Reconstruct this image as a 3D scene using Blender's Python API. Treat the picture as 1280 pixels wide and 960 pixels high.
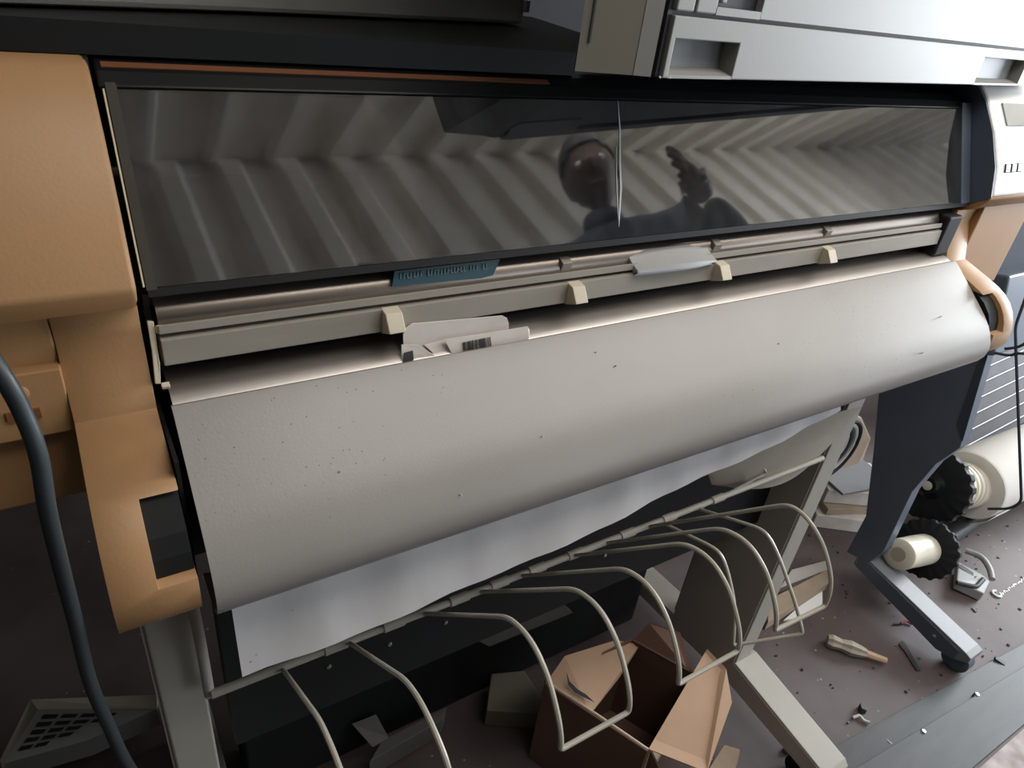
import bpy, bmesh, math, random
from mathutils import Vector, Matrix
random.seed(7)
C = bpy.context.scene.collection
for o in list(bpy.data.objects): bpy.data.objects.remove(o)

# ---------------- camera
cam_d = bpy.data.cameras.new('camera'); cam = bpy.data.objects.new('camera', cam_d); C.objects.link(cam)
cam_d.sensor_width = 36.0; cam_d.lens = 861.16 / 1280 * 36.0; cam_d.clip_start = 0.02
rx, up = Vector((0.84619838, -0.52031739, 0.11497001)), Vector((0.18662731, 0.49147694, 0.85065896))
bk = rx.cross(up)
cam.matrix_world = Matrix(((rx.x, up.x, bk.x, 0), (rx.y, up.y, bk.y, 0), (rx.z, up.z, bk.z, 1.25), (0, 0, 0, 1)))
bpy.context.scene.camera = cam

# ---------------- world, lights, exposure
w = bpy.data.worlds.new('sky'); bpy.context.scene.world = w; w.use_nodes = True
bg = w.node_tree.nodes['Background']; bg.inputs[0].default_value = (0.80, 0.90, 1.0, 1); bg.inputs[1].default_value = 1.6
def area(name, loc, target, sx, sy, power, col):
    l = bpy.data.lights.new(name, 'AREA'); l.shape = 'RECTANGLE'; l.size = sx; l.size_y = sy; l.energy = power; l.color = col
    o = bpy.data.objects.new(name, l); C.objects.link(o); o.location = loc
    d = Vector(target) - Vector(loc); o.rotation_euler = d.to_track_quat('-Z', 'Y').to_euler()
    return o
area('roof_skylight', (1.25, -0.12, 2.12), (1.25, 0.12, 1.0), 2.0, 0.6, 19, (1.0, 0.95, 0.90))
area('side_door_daylight', (4.3, 0.15, 1.40), (0.5, 0.0, 1.5), 1.4, 1.1, 122, (0.88, 0.94, 1.0))
area('shop_front_daylight', (2.6, -1.72, 1.02), (2.0, 0.6, 0.95), 2.0, 1.9, 13, (0.92, 0.96, 1.0))
vs = bpy.context.scene.view_settings
vs.view_transform = 'Standard'; vs.look = 'None'; vs.gamma = 1.0; vs.use_curve_mapping = False; vs.exposure = 0.1

# ---------------- materials
def mat(name, col, rough=0.5, metal=0.0, col2=None, scale=8.0, amount=0.35, bump=0.0, bscale=200.0, stretch=None, specks=None, spec=0.5, wrinkle=None):
    m = bpy.data.materials.new(name); m.use_nodes = True; nt = m.node_tree; N = nt.nodes; L = nt.links
    b = N['Principled BSDF']; b.inputs['Roughness'].default_value = rough; b.inputs['Metallic'].default_value = metal
    b.inputs['Specular IOR Level'].default_value = spec
    tc = N.new('ShaderNodeTexCoord'); mp = N.new('ShaderNodeMapping'); L.new(tc.outputs['Object'], mp.inputs[0])
    if stretch: mp.inputs['Scale'].default_value = stretch
    n = N.new('ShaderNodeTexNoise'); n.inputs['Scale'].default_value = scale; n.inputs['Detail'].default_value = 6; L.new(mp.outputs[0], n.inputs['Vector'])
    mr = N.new('ShaderNodeMapRange'); mr.inputs[1].default_value = 0.35; mr.inputs[2].default_value = 0.75; mr.inputs[4].default_value = amount; L.new(n.outputs[0], mr.inputs[0])
    mx = N.new('ShaderNodeMix'); mx.data_type = 'RGBA'; mx.inputs[6].default_value = (*col, 1)
    c2 = col2 or tuple(c * 0.6 for c in col); mx.inputs[7].default_value = (*c2, 1)
    L.new(mr.outputs[0], mx.inputs[0]); out = mx.outputs[2]
    if specks:
        sc, th, sc_col = specks
        v = N.new('ShaderNodeTexVoronoi'); v.inputs['Scale'].default_value = sc; L.new(tc.outputs['Object'], v.inputs['Vector'])
        r2 = N.new('ShaderNodeMapRange'); r2.inputs[1].default_value = th; r2.inputs[2].default_value = th * 1.5; r2.inputs[3].default_value = 1; r2.inputs[4].default_value = 0; L.new(v.outputs['Distance'], r2.inputs[0])
        n2 = N.new('ShaderNodeTexNoise'); n2.inputs['Scale'].default_value = 6; L.new(tc.outputs['Object'], n2.inputs['Vector'])
        r3 = N.new('ShaderNodeMapRange'); r3.inputs[1].default_value = 0.5; r3.inputs[2].default_value = 0.62; L.new(n2.outputs[0], r3.inputs[0])
        mu = N.new('ShaderNodeMath'); mu.operation = 'MULTIPLY'; L.new(r2.outputs[0], mu.inputs[0]); L.new(r3.outputs[0], mu.inputs[1])
        m2 = N.new('ShaderNodeMix'); m2.data_type = 'RGBA'; L.new(mu.outputs[0], m2.inputs[0]); L.new(out, m2.inputs[6]); m2.inputs[7].default_value = (*sc_col, 1); out = m2.outputs[2]
    L.new(out, b.inputs['Base Color'])
    if bump:
        nb = N.new('ShaderNodeTexNoise'); nb.inputs['Scale'].default_value = bscale; nb.inputs['Detail'].default_value = 3; L.new(mp.outputs[0], nb.inputs['Vector'])
        bp = N.new('ShaderNodeBump'); bp.inputs['Strength'].default_value = bump; bp.inputs['Distance'].default_value = 0.0004 if not wrinkle else wrinkle
        L.new(nb.outputs[0], bp.inputs['Height']); L.new(bp.outputs[0], b.inputs['Normal'])
    return m
M = {}
M['beige'] = mat('yellowed_plastic', (0.40, 0.228, 0.104), 0.5, col2=(0.33, 0.175, 0.072), scale=5, amount=0.6, bump=0.25, bscale=420)
M['beige_pale'] = mat('pale_plastic', (0.62, 0.55, 0.42), 0.45, scale=30, amount=0.2)
M['white'] = mat('panel_white', (0.80, 0.80, 0.78), 0.4, amount=0.08)
M['grey'] = mat('cover_paint', (0.315, 0.298, 0.275), 0.36, col2=(0.25, 0.232, 0.21), scale=4, amount=0.8, bump=0.18, bscale=500, specks=(150, 0.07, (0.12, 0.08, 0.06)))
M['strip'] = mat('rail_paint', (0.34, 0.31, 0.26), 0.5, scale=12, amount=0.3, stretch=(1, 6, 6))
M['metal'] = mat('brushed_metal', (0.62, 0.58, 0.54), 0.38, 1.0, col2=(0.40, 0.36, 0.32), scale=14, amount=0.7, stretch=(0.4, 8, 8), bump=0.05, bscale=60)
M['darkmetal'] = mat('dull_metal', (0.30, 0.26, 0.225), 0.3, 0.85, scale=14, amount=0.5, stretch=(0.5, 8, 8))
M['black'] = mat('black_plastic', (0.012, 0.013, 0.014), 0.6, amount=0.4, bump=0.1, spec=0.25)
M['blackgloss'] = mat('dark_frame', (0.009, 0.010, 0.011), 0.3, spec=0.3, scale=10, amount=0.4)
M['smoked'] = mat('smoked_border', (0.060, 0.055, 0.048), 0.2, scale=10, amount=0.4)
M['interior'] = mat('interior_grey', (0.10, 0.095, 0.085), 0.6, scale=5, amount=0.5)
M['brown'] = mat('brown_trim', (0.20, 0.075, 0.03), 0.5, amount=0.3)
M['paper'] = mat('white_paper', (0.80, 0.78, 0.78), 0.75, col2=(0.66, 0.64, 0.64), scale=9, amount=0.7, stretch=(2, 0.7, 0.7), specks=(60, 0.05, (0.25, 0.2, 0.16)), bump=0.35, bscale=6, wrinkle=0.008)
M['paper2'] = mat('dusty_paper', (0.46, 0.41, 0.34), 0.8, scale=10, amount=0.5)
M['wire'] = mat('cream_wire', (0.46, 0.43, 0.36), 0.35, scale=40, amount=0.3)
M['leg'] = mat('cream_leg', (0.38, 0.36, 0.31), 0.45, scale=10, amount=0.3, bump=0.1)
M['leg_side'] = mat('grey_leg_side', (0.46, 0.43, 0.39), 0.5, scale=10, amount=0.3)
M['floor'] = mat('floor_dust', (0.100, 0.076, 0.073), 0.6, col2=(0.045, 0.028, 0.027), scale=5, amount=0.9, bump=0.4, bscale=60, specks=(45, 0.09, (0.30, 0.25, 0.23)))
M['tile'] = mat('mottled_tile', (0.42, 0.36, 0.34), 0.6, col2=(0.14, 0.07, 0.065), scale=22, amount=1.0, bump=0.2)
M['channel'] = mat('channel_metal', (0.016, 0.019, 0.021), 0.5, 0.0, col2=(0.05, 0.046, 0.042), scale=12, amount=0.7, stretch=(0.5, 3, 1))
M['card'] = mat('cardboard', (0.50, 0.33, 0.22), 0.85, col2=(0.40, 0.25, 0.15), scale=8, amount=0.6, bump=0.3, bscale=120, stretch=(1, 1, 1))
M['card_edge'] = mat('cardboard_edge', (0.62, 0.50, 0.38), 0.9, scale=200, amount=0.5)
M['card_dark'] = mat('dark_cardboard', (0.16, 0.09, 0.065), 0.9, scale=8, amount=0.5)  # darker brown copy of the cardboard for most walls, bottom and two flaps
M['carton'] = mat('white_carton', (0.66, 0.62, 0.58), 0.6, col2=(0.5, 0.42, 0.34), scale=25, amount=0.6)
M['blue'] = mat('blue_reflection', (0.014, 0.065, 0.085), 0.4, amount=0.4)  # colour of the carton's reflection, painted on the deflector
M['print'] = mat('reflected_lettering', (0.11, 0.17, 0.19), 0.5, amount=0.4)
M['ink'] = mat('black_ink', (0.02, 0.02, 0.022), 0.6, amount=0.2)
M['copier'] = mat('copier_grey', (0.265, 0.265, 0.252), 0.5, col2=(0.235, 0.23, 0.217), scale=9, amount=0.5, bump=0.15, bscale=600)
M['copier_olive'] = mat('copier_shade_olive', (0.145, 0.13, 0.095), 0.5, scale=9, amount=0.3)  # shade on the copier post put into the colour, reused on other things
M['copier_recess'] = mat('copier_recess_grey', (0.19, 0.195, 0.20), 0.5, amount=0.2)
M['gap'] = mat('seam_navy', (0.02, 0.022, 0.03), 0.6, amount=0.2)
M['lcd'] = mat('display_grey', (0.26, 0.27, 0.25), 0.15, amount=0.2)
M['cable'] = mat('blue_grey_rubber', (0.028, 0.037, 0.041), 0.45, amount=0.4)
M['navy'] = mat('blue_black_plastic', (0.085, 0.105, 0.14), 0.35, scale=6, amount=0.4)
M['bluegrey'] = mat('blue_grey_plastic', (0.050, 0.060, 0.078), 0.8, spec=0.1, scale=6, amount=0.3)
M['foot'] = mat('silver_grey_foot', (0.185, 0.19, 0.20), 0.4, scale=200, amount=0.2)
M['roll'] = mat('roll_paper', (0.80, 0.77, 0.72), 0.6, amount=0.1)
M['core'] = mat('ivory_core', (0.60, 0.55, 0.44), 0.4, scale=12, amount=0.5)
M['corehole'] = mat('core_hole_tan', (0.34, 0.29, 0.23), 0.7, amount=0.3)
M['rib'] = mat('ribbed_grey', (0.15, 0.15, 0.158), 0.8, spec=0.1, scale=8, amount=0.3)
M['green'] = mat('green_wall', (0.05, 0.075, 0.05), 0.8, scale=3, amount=0.5)
M['wall'] = mat('dark_wall', (0.012, 0.014, 0.016), 0.8, scale=3, amount=0.5)
M['roof'] = mat('corrugated_steel', (0.80, 0.75, 0.67), 0.45, 0.0, col2=(0.62, 0.55, 0.48), scale=6, amount=0.6)
M['handle'] = mat('silver_latch', (0.50, 0.50, 0.49), 0.35, 0.3, bump=0.3, bscale=500, amount=0.2)
M['scratch'] = mat('white_scratch', (0.75, 0.76, 0.78), 0.7, amount=0.2)
M['red'] = mat('red_wire', (0.35, 0.04, 0.06), 0.5)
M['screw'] = mat('screw_steel', (0.6, 0.57, 0.5), 0.3, 0.9, amount=0.2)
M['kraft'] = mat('kraft_card', (0.38, 0.29, 0.21), 0.8, scale=15, amount=0.6)
M['cloth'] = mat('dark_blue_cloth', (0.05, 0.06, 0.09), 0.9, amount=0.3)
M['skin'] = mat('skin', (0.13, 0.075, 0.05), 0.6, amount=0.2)
# smoked acrylic: real transparent sheet with a glossy coat
def acrylic():
    m = bpy.data.materials.new('smoked_acrylic'); m.use_nodes = True; nt = m.node_tree; N = nt.nodes; L = nt.links
    N.remove(N['Principled BSDF']); out = N['Material Output']
    tr = N.new('ShaderNodeBsdfTransparent'); tr.inputs[0].default_value = (0.50, 0.48, 0.45, 1)
    gl = N.new('ShaderNodeBsdfGlossy'); gl.inputs['Roughness'].default_value = 0.035; gl.inputs[0].default_value = (0.95, 0.97, 1, 1)
    fr = N.new('ShaderNodeFresnel'); fr.inputs[0].default_value = 2.35
    mx = N.new('ShaderNodeMixShader'); L.new(fr.outputs[0], mx.inputs[0]); L.new(tr.outputs[0], mx.inputs[1]); L.new(gl.outputs[0], mx.inputs[2])
    df = N.new('ShaderNodeBsdfDiffuse'); df.inputs[0].default_value = (0.35, 0.36, 0.38, 1)
    tc = N.new('ShaderNodeTexCoord'); mp = N.new('ShaderNodeMapping'); mp.inputs['Scale'].default_value = (2.0, 1, 0.8); L.new(tc.outputs['Object'], mp.inputs[0])
    n = N.new('ShaderNodeTexNoise'); n.inputs['Scale'].default_value = 7; n.inputs['Detail'].default_value = 8; n.inputs['Roughness'].default_value = 0.7; L.new(mp.outputs[0], n.inputs['Vector'])
    r = N.new('ShaderNodeMapRange'); r.inputs[1].default_value = 0.4; r.inputs[2].default_value = 0.8; r.inputs[3].default_value = 0.03; r.inputs[4].default_value = 0.16; L.new(n.outputs[0], r.inputs[0])
    m2 = N.new('ShaderNodeMixShader'); L.new(r.outputs[0], m2.inputs[0]); L.new(mx.outputs[0], m2.inputs[1]); L.new(df.outputs[0], m2.inputs[2])
    L.new(m2.outputs[0], out.inputs[0]); return m
M['acrylic'] = acrylic()

# ---------------- mesh helpers (all take world coordinates)
def wloc(o):
    v = Vector((0, 0, 0))
    while o: v = v + o.location; o = o.parent
    return v
def obj(name, bm, m, parent=None, smooth=False, bevel=0.0, seg=2, kind=None, label=None):
    bmesh.ops.recalc_face_normals(bm, faces=bm.faces)
    if bevel: 
        es = [e for e in bm.edges if len(e.link_faces) == 2 and e.calc_face_angle(0) > 0.5]
        bmesh.ops.bevel(bm, geom=es, offset=bevel, segments=seg, affect='EDGES', profile=0.5, clamp_overlap=True)
    co = [v.co for v in bm.verts]
    lo = Vector((min(c.x for c in co), min(c.y for c in co), min(c.z for c in co))); hi = Vector((max(c.x for c in co), max(c.y for c in co), max(c.z for c in co)))
    c = (lo + hi) / 2
    if parent is None: c.z = lo.z
    bmesh.ops.translate(bm, verts=bm.verts, vec=-c)
    me = bpy.data.meshes.new(name); bm.to_mesh(me); bm.free()
    if smooth:
        for p in me.polygons: p.use_smooth = True
        try: me.set_sharp_from_angle(angle=math.radians(40))
        except Exception: pass
    me.materials.append(M[m] if isinstance(m, str) else m)
    o = bpy.data.objects.new(name, me); C.objects.link(o)
    if parent: o.parent = parent; o.location = c - wloc(parent)
    else: o.location = c
    if kind: o['kind'] = kind
    if label: o['label'] = label
    return o
def tag(o, label, cat, group=None):
    o['label'] = label; o['category'] = cat
    if group: o['group'] = group
    return o
def thing(name, label, cat, loc, group=None):
    o = bpy.data.objects.new(name, None); C.objects.link(o); o.location = loc; o.empty_display_size = 0.05
    return tag(o, label, cat, group)
def move(o, d):
    o.location = o.location + Vector(d)
def box(lo, hi, bm=None):
    bm = bm or bmesh.new()
    vs = [bm.verts.new((x, y, z)) for x in (lo[0], hi[0]) for y in (lo[1], hi[1]) for z in (lo[2], hi[2])]
    for f in ((0, 1, 3, 2), (4, 6, 7, 5), (0, 4, 5, 1), (2, 3, 7, 6), (0, 2, 6, 4), (1, 5, 7, 3)): bm.faces.new([vs[i] for i in f])
    return bm
def obox(c, size, rot=(0, 0, 0), bm=None):
    from mathutils import Euler
    bm = bm or bmesh.new(); R = Euler(rot).to_matrix(); h = Vector(size) / 2; c = Vector(c)
    vs = [bm.verts.new(c + R @ Vector((x * h.x, y * h.y, z * h.z))) for x in (-1, 1) for y in (-1, 1) for z in (-1, 1)]
    for f in ((0, 1, 3, 2), (4, 6, 7, 5), (0, 4, 5, 1), (2, 3, 7, 6), (0, 2, 6, 4), (1, 5, 7, 3)): bm.faces.new([vs[i] for i in f])
    return bm
def prism(prof, x0, x1, bm=None):            # closed YZ outline extruded along X
    bm = bm or bmesh.new()
    a = [bm.verts.new((x0, y, z)) for y, z in prof]; b = [bm.verts.new((x1, y, z)) for y, z in prof]; n = len(prof)
    bm.faces.new(a); bm.faces.new(b[::-1])
    for i in range(n): bm.faces.new((a[i], a[(i + 1) % n], b[(i + 1) % n], b[i]))
    return bm
def slab(pts, off, bm=None):                 # polygon given thickness by an offset vector
    bm = bm or bmesh.new(); off = Vector(off)
    a = [bm.verts.new(Vector(p)) for p in pts]; b = [bm.verts.new(Vector(p) + off) for p in pts]; n = len(pts)
    bm.faces.new(a); bm.faces.new(b[::-1])
    for i in range(n): bm.faces.new((a[i], a[(i + 1) % n], b[(i + 1) % n], b[i]))
    return bm
def sheet(rows, off, bm=None):               # grid of points with thickness
    bm = bm or bmesh.new(); off = Vector(off); A = []; B = []
    for r in rows: A.append([bm.verts.new(Vector(p)) for p in r]); B.append([bm.verts.new(Vector(p) + off) for p in r])
    R = len(rows); K = len(rows[0])
    for i in range(R - 1):
        for j in range(K - 1):
            bm.faces.new((A[i][j], A[i][j + 1], A[i + 1][j + 1], A[i + 1][j])); bm.faces.new((B[i][j], B[i + 1][j], B[i + 1][j + 1], B[i][j + 1]))
    for i in range(R - 1):
        bm.faces.new((A[i][0], A[i + 1][0], B[i + 1][0], B[i][0])); bm.faces.new((A[i][-1], B[i][-1], B[i + 1][-1], A[i + 1][-1]))
    for j in range(K - 1):
        bm.faces.new((A[0][j], B[0][j], B[0][j + 1], A[0][j + 1])); bm.faces.new((A[-1][j], A[-1][j + 1], B[-1][j + 1], B[-1][j]))
    return bm
def smoothpath(pts, n=6):
    P = [Vector(p) for p in pts]; out = []
    for i in range(len(P) - 1):
        p0 = P[max(i - 1, 0)]; p1 = P[i]; p2 = P[i + 1]; p3 = P[min(i + 2, len(P) - 1)]
        for k in range(n):
            t = k / n
            out.append(0.5 * ((2 * p1) + (p2 - p0) * t + (2 * p0 - 5 * p1 + 4 * p2 - p3) * t * t + (3 * p1 - p0 - 3 * p2 + p3) * t ** 3))
    out.append(P[-1]); return out
def roundpath(pts, r=0.01, n=4):             # straight runs with rounded corners
    P = [Vector(p) for p in pts]; out = [P[0]]
    for i in range(1, len(P) - 1):
        a = P[i - 1] - P[i]; b = P[i + 1] - P[i]; ra = min(r, a.length * 0.45); rb = min(r, b.length * 0.45)
        s = P[i] + a.normalized() * ra; e = P[i] + b.normalized() * rb
        for k in range(n + 1):
            t = k / n; out.append(s * (1 - t) ** 2 + P[i] * 2 * t * (1 - t) + e * t * t)
    out.append(P[-1]); return out
def tube(pts, r, n=10, bm=None):
    bm = bm or bmesh.new(); P = [Vector(p) for p in pts]; rings = []
    t = (P[1] - P[0]).normalized(); u = t.orthogonal().normalized()
    for i, p in enumerate(P):
        tn = ((P[min(i + 1, len(P) - 1)] - P[max(i - 1, 0)])).normalized()
        u = (u - tn * u.dot(tn)).normalized(); v = tn.cross(u)
        rr = r(i / (len(P) - 1)) if callable(r) else r
        rings.append([bm.verts.new(p + (u * math.cos(2 * math.pi * k / n) + v * math.sin(2 * math.pi * k / n)) * rr) for k in range(n)])
    for a, b in zip(rings, rings[1:]):
        for k in range(n): bm.faces.new((a[k], a[(k + 1) % n], b[(k + 1) % n], b[k]))
    bm.faces.new(rings[0][::-1]); bm.faces.new(rings[-1]); return bm
def lathe(p0, axis, prof, n=32, bm=None, wob=None):    # prof: (distance along axis, radius)
    bm = bm or bmesh.new(); p0 = Vector(p0); ax = Vector(axis).normalized(); u = ax.orthogonal().normalized(); v = ax.cross(u); rings = []
    for d, r in prof:
        rings.append([bm.verts.new(p0 + ax * d + (u * math.cos(2 * math.pi * k / n) + v * math.sin(2 * math.pi * k / n)) * (r * (wob(k) if wob else 1))) for k in range(n)])
    for a, b in zip(rings, rings[1:]):
        for k in range(n): bm.faces.new((a[k], a[(k + 1) % n], b[(k + 1) % n], b[k]))
    if prof[0][1] > 1e-4: bm.faces.new(rings[0][::-1])
    if prof[-1][1] > 1e-4: bm.faces.new(rings[-1])
    bmesh.ops.remove_doubles(bm, verts=bm.verts, dist=1e-6); return bm
def struct(name, bm, m, parent=None, **k):
    o = obj(name, bm, m, parent, **k); o['kind'] = 'structure'; return o

# ================= the room
struct('floor', box((-2.2, -1.8, -0.06), (4.3, 1.8, 0.0)), 'floor')
struct('wall_back', box((-2.2, 1.8, 0), (4.3, 1.9, 2.4)), 'wall')
struct('wall_left', box((-2.3, -1.8, 0), (-2.2, 1.8, 2.6)), 'green')
# corrugated roof sheets, ribs 0.235 m apart, and the corrugated apron they meet above the shop front
def corrug(x0, x1, ph, B, d, L, up, h=0.035, wtop=0.045, wside=0.03, pitch=0.235):
    bm = bmesh.new(); d = Vector(d).normalized(); n = Vector(up).normalized(); B = Vector(B); xs = []
    k = math.floor((x0 - ph) / pitch)
    while ph + k * pitch < x1:
        c = ph + k * pitch
        xs += [(c - wtop / 2 - wside, 0), (c - wtop / 2, h), (c + wtop / 2, h), (c + wtop / 2 + wside, 0)]; k += 1
    a = [bm.verts.new((x, B.y, B.z) + Vector((0, 0, 0)) if False else Vector((x, B.y, B.z)) + n * q) for x, q in xs]
    b = [bm.verts.new(Vector((x, B.y, B.z)) + n * q + d * L) for x, q in xs]
    for i in range(len(xs) - 1): bm.faces.new((a[i], a[i + 1], b[i + 1], b[i]))
    ext = bmesh.ops.extrude_face_region(bm, geom=bm.faces[:]); vv = [g for g in ext['geom'] if isinstance(g, bmesh.types.BMVert)]
    bmesh.ops.translate(bm, verts=vv, vec=-n * 0.004); return bm
a1 = math.radians(10.6)
struct('ceiling', corrug(-2.3, 6.2, 0.76, (0, -1.72, 2.565), (0, math.cos(a1), -math.sin(a1)), 3.62, (0, -math.sin(a1), -math.cos(a1)), h=0.04, wtop=0.02, wside=0.02), 'roof')
a2 = math.radians(63.4)
struct('wall_front', corrug(-2.3, 6.2, 0.82, (0, -1.72, 2.565), (0, math.cos(a2), -math.sin(a2)), 0.95, (0, math.sin(a2), math.cos(a2)), h=0.035, wtop=0.07, wside=0.03), 'roof')
struct('wall_front', box((-2.3, -1.9, 0), (1.5, -1.8, 2.6)), 'wall')
struct('wall_right', box((4.35, 1.0, 0), (4.45, 1.8, 2.4)), 'wall')
struct('wall_right', box((4.35, -0.6, 2.0), (4.45, 1.0, 2.4)), 'wall')

# ================= the wide plotter
PL = thing('wide_format_plotter', 'large yellowed beige and grey wide format plotter filling the middle of the picture', 'plotter', (0.53, 0.5, 0))
def P(name, bm, m, **k): return obj(name, bm, m, PL, **k)
H = 1.25
def yz(*q): return [(y, z + H) for y, z in q]
XL, XR = 0.0265, 1.060
upper = yz((0.95, -0.076), (0.535, -0.075), (0.512, -0.0755), (0.502, -0.080), (0.475, -0.110), (0.452, -0.150), (0.437, -0.192), (0.446, -0.205), (0.462, -0.215), (0.60, -0.40), (0.95, -0.40))
def cap(x_in, sgn, name):
    x_out = x_in - sgn * 0.26
    up2 = upper if sgn > 0 else upper[:-2] + yz((0.60, -0.235), (0.95, -0.235))
    bm = prism(up2, min(x_in, x_out), max(x_in, x_out))
    c = obj(name, bm, 'beige', PL, smooth=True, bevel=0.003)
    # arm: outer strip full, inner strip with the pocket
    upx = x_in
    if sgn < 0: x_in = 1.0385
    back = 0.60 if sgn > 0 else 0.50
    armA = yz((back, -0.215), (0.460, -0.213), (0.462, -0.232), (0.446, -0.283), (0.405, -0.2965), (0.388, -0.3030), (0.376, -0.3095), (0.366, -0.3175), (0.3575, -0.3275), (0.3515, -0.3385), (0.3475, -0.350), (0.3460, -0.361), (0.3470, -0.372), (0.3510, -0.381), (0.3580, -0.3875), (0.370, -0.391), (0.40, -0.393), (back, -0.396))
    up_ = yz((0.60, -0.215), (0.460, -0.213), (0.462, -0.232), (0.446, -0.283), (0.405, -0.296), (0.381, -0.306), (0.387, -0.312), (0.41, -0.316), (0.60, -0.316))
    low = yz((0.60, -0.352), (0.40, -0.350), (0.352, -0.350), (0.346, -0.360), (0.347, -0.374), (0.355, -0.386), (0.40, -0.392), (0.60, -0.40))
    xm = x_in - sgn * (0.0225 if sgn > 0 else 0.0255); xo = x_in - sgn * (0.0485 if sgn > 0 else 0.0525)
    b = prism(armA, min(x_in, xo), max(x_in, xo)); xe = x_in + sgn * 0.01
    arm = obj('arm_cover', b, 'beige', c)
    cut = obj('cutter', box((min(xm, xe), 0.30, H - 0.3505), (max(xm, xe), 0.55, H - 0.3060)), 'beige')
    md_ = arm.modifiers.new('b', 'BOOLEAN'); md_.operation = 'DIFFERENCE'; md_.object = cut; md_.solver = 'EXACT'
    bv = arm.modifiers.new('v', 'BEVEL'); bv.width = 0.0014; bv.segments = 2; bv.limit_method = 'ANGLE'
    bpy.context.view_layer.update()
    me = bpy.data.meshes.new_from_object(arm.evaluated_get(bpy.context.evaluated_depsgraph_get())); arm.modifiers.clear(); arm.data = me
    bpy.data.objects.remove(cut)
    for p in me.polygons: p.use_smooth = True
    me.set_sharp_from_angle(angle=math.radians(38))
    b = prism(yz((0.49, -0.3068), (0.392, -0.3068), (0.377, -0.3150), (0.366, -0.3260), (0.359, -0.3380), (0.356, -0.3500), (0.49, -0.3500)), min(xm, x_in) + 0.0003, max(xm, x_in) - 0.0003); obj('roll_socket', b, 'black', c)
    if sgn < 0: x_in = upx
    b = box((min(xo, x_out), 0.462, H - 0.352), (max(xo, x_out), 0.60, H - 0.2)) if sgn > 0 else box((xo, 0.452, H - 0.338), (1.240, 0.56, H - 0.2))
    body = obj('body_panel', b, 'beige', c, bevel=0.002)
    if sgn > 0:
     b = box((min(xo, x_out) , 0.452, H - 0.292), (max(xo, x_out), 0.463, H - 0.245)); obj('body_band', b, 'beige', c, bevel=0.001)
    return c
capL = cap(XL, 1, 'left_end_cover'); capL['label'] = 'yellowed beige end cover, in shade'
capR = cap(XR, -1, 'right_end_cover'); capR['label'] = 'paler beige end cover, brightly lit'
# slot and button on the left cover band
obj('paper_slot', box((-0.056, 0.4505, H - 0.277), (-0.038, 0.4525, H - 0.270)), 'brown', capL)
obj('release_button', lathe((-0.046, 0.4525, H - 0.258), (0, -1, 0), [(0, 0.005), (0.001, 0.005), (0.0015, 0.004)], 20), 'beige', capL, smooth=True)
# white control panel on the right cover
cp = prism(yz((0.95, -0.057), (0.530, -0.055), (0.511, -0.060), (0.495, -0.076), (0.470, -0.110), (0.448, -0.150), (0.436, -0.188), (0.446, -0.190), (0.95, -0.190)), XR + 0.0015, XR + 0.262)
cp = P('control_panel', cp, 'white', bevel=0.004, label='bright white control panel')
nrm = Vector((0, -0.90, 0.43)).normalized(); tang = Vector((0, -0.43, -0.90)).normalized()
def onpanel(x0, x1, z0, z1, lift, m, name, par, th=0.002):
    def pt(x, z):
        pr = [(0.495, -0.076), (0.470, -0.110), (0.448, -0.150), (0.436, -0.188)]
        for (ya, za), (yb, zb) in zip(pr, pr[1:]):
            if za >= z >= zb:
                t = (z - za) / (zb - za); y = ya + (yb - ya) * t; return Vector((x, y, z + H))
        return Vector((x, pr[-1][0], z + H))
    q = [pt(x0, z0) + nrm * lift, pt(x1, z0) + nrm * lift, pt(x1, z1) + nrm * lift, pt(x0, z1) + nrm * lift]
    return obj(name, slab(q, -nrm * th), m, par)
onpanel(1.095, 1.19, -0.079, -0.104, 0.002, 'lcd', 'display', cp)
for bx in (1.083, 1.100, 1.117): onpanel(bx, bx + 0.011, -0.149, -0.158, 0.0022, 'white', 'button', cp)
for bx in (1.083, 1.100, 1.117): onpanel(bx - 0.001, bx + 0.012, -0.148, -0.159, 0.0016, 'gap', 'button_rim', cp)
# inner side plates beside the roller
P('inner_side_plate', prism(yz((0.60, -0.060), (0.530, -0.058), (0.511, -0.063), (0.4955, -0.078), (0.4705, -0.112), (0.4485, -0.152), (0.4365, -0.189), (0.478, -0.215), (0.50, -0.26), (0.46, -0.295), (0.60, -0.40)), XR - 0.0015, XR + 0.001), 'navy')
P('inner_side_plate', prism(yz((0.60, -0.075), (0.520, -0.075), (0.478, -0.205), (0.50, -0.26), (0.45, -0.295), (0.60, -0.40)), XL - 0.001, XL + 0.001), 'black')

# window frame, smoked acrylic window
T0, T1 = Vector((0, 0.51, H - 0.0908)), Vector((0, 0.46, H - 0.2030)); wn = Vector((0, -0.913, 0.407)); wt = (T1 - T0).normalized(); WLn = (T1 - T0).length
def wq(x0, x1, s0, s1, lift=0.0):
    return [Vector((x0, 0, 0)) + T0 + wt * (WLn * s0) + wn * lift, Vector((x1, 0, 0)) + T0 + wt * (WLn * s0) + wn * lift, Vector((x1, 0, 0)) + T0 + wt * (WLn * s1) + wn * lift, Vector((x0, 0, 0)) + T0 + wt * (WLn * s1) + wn * lift]
win = P('window', slab(wq(0.034, 1.052, 0.0, 0.985), -wn * 0.003), 'acrylic', label='smoked clear lid window full of reflections')
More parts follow.
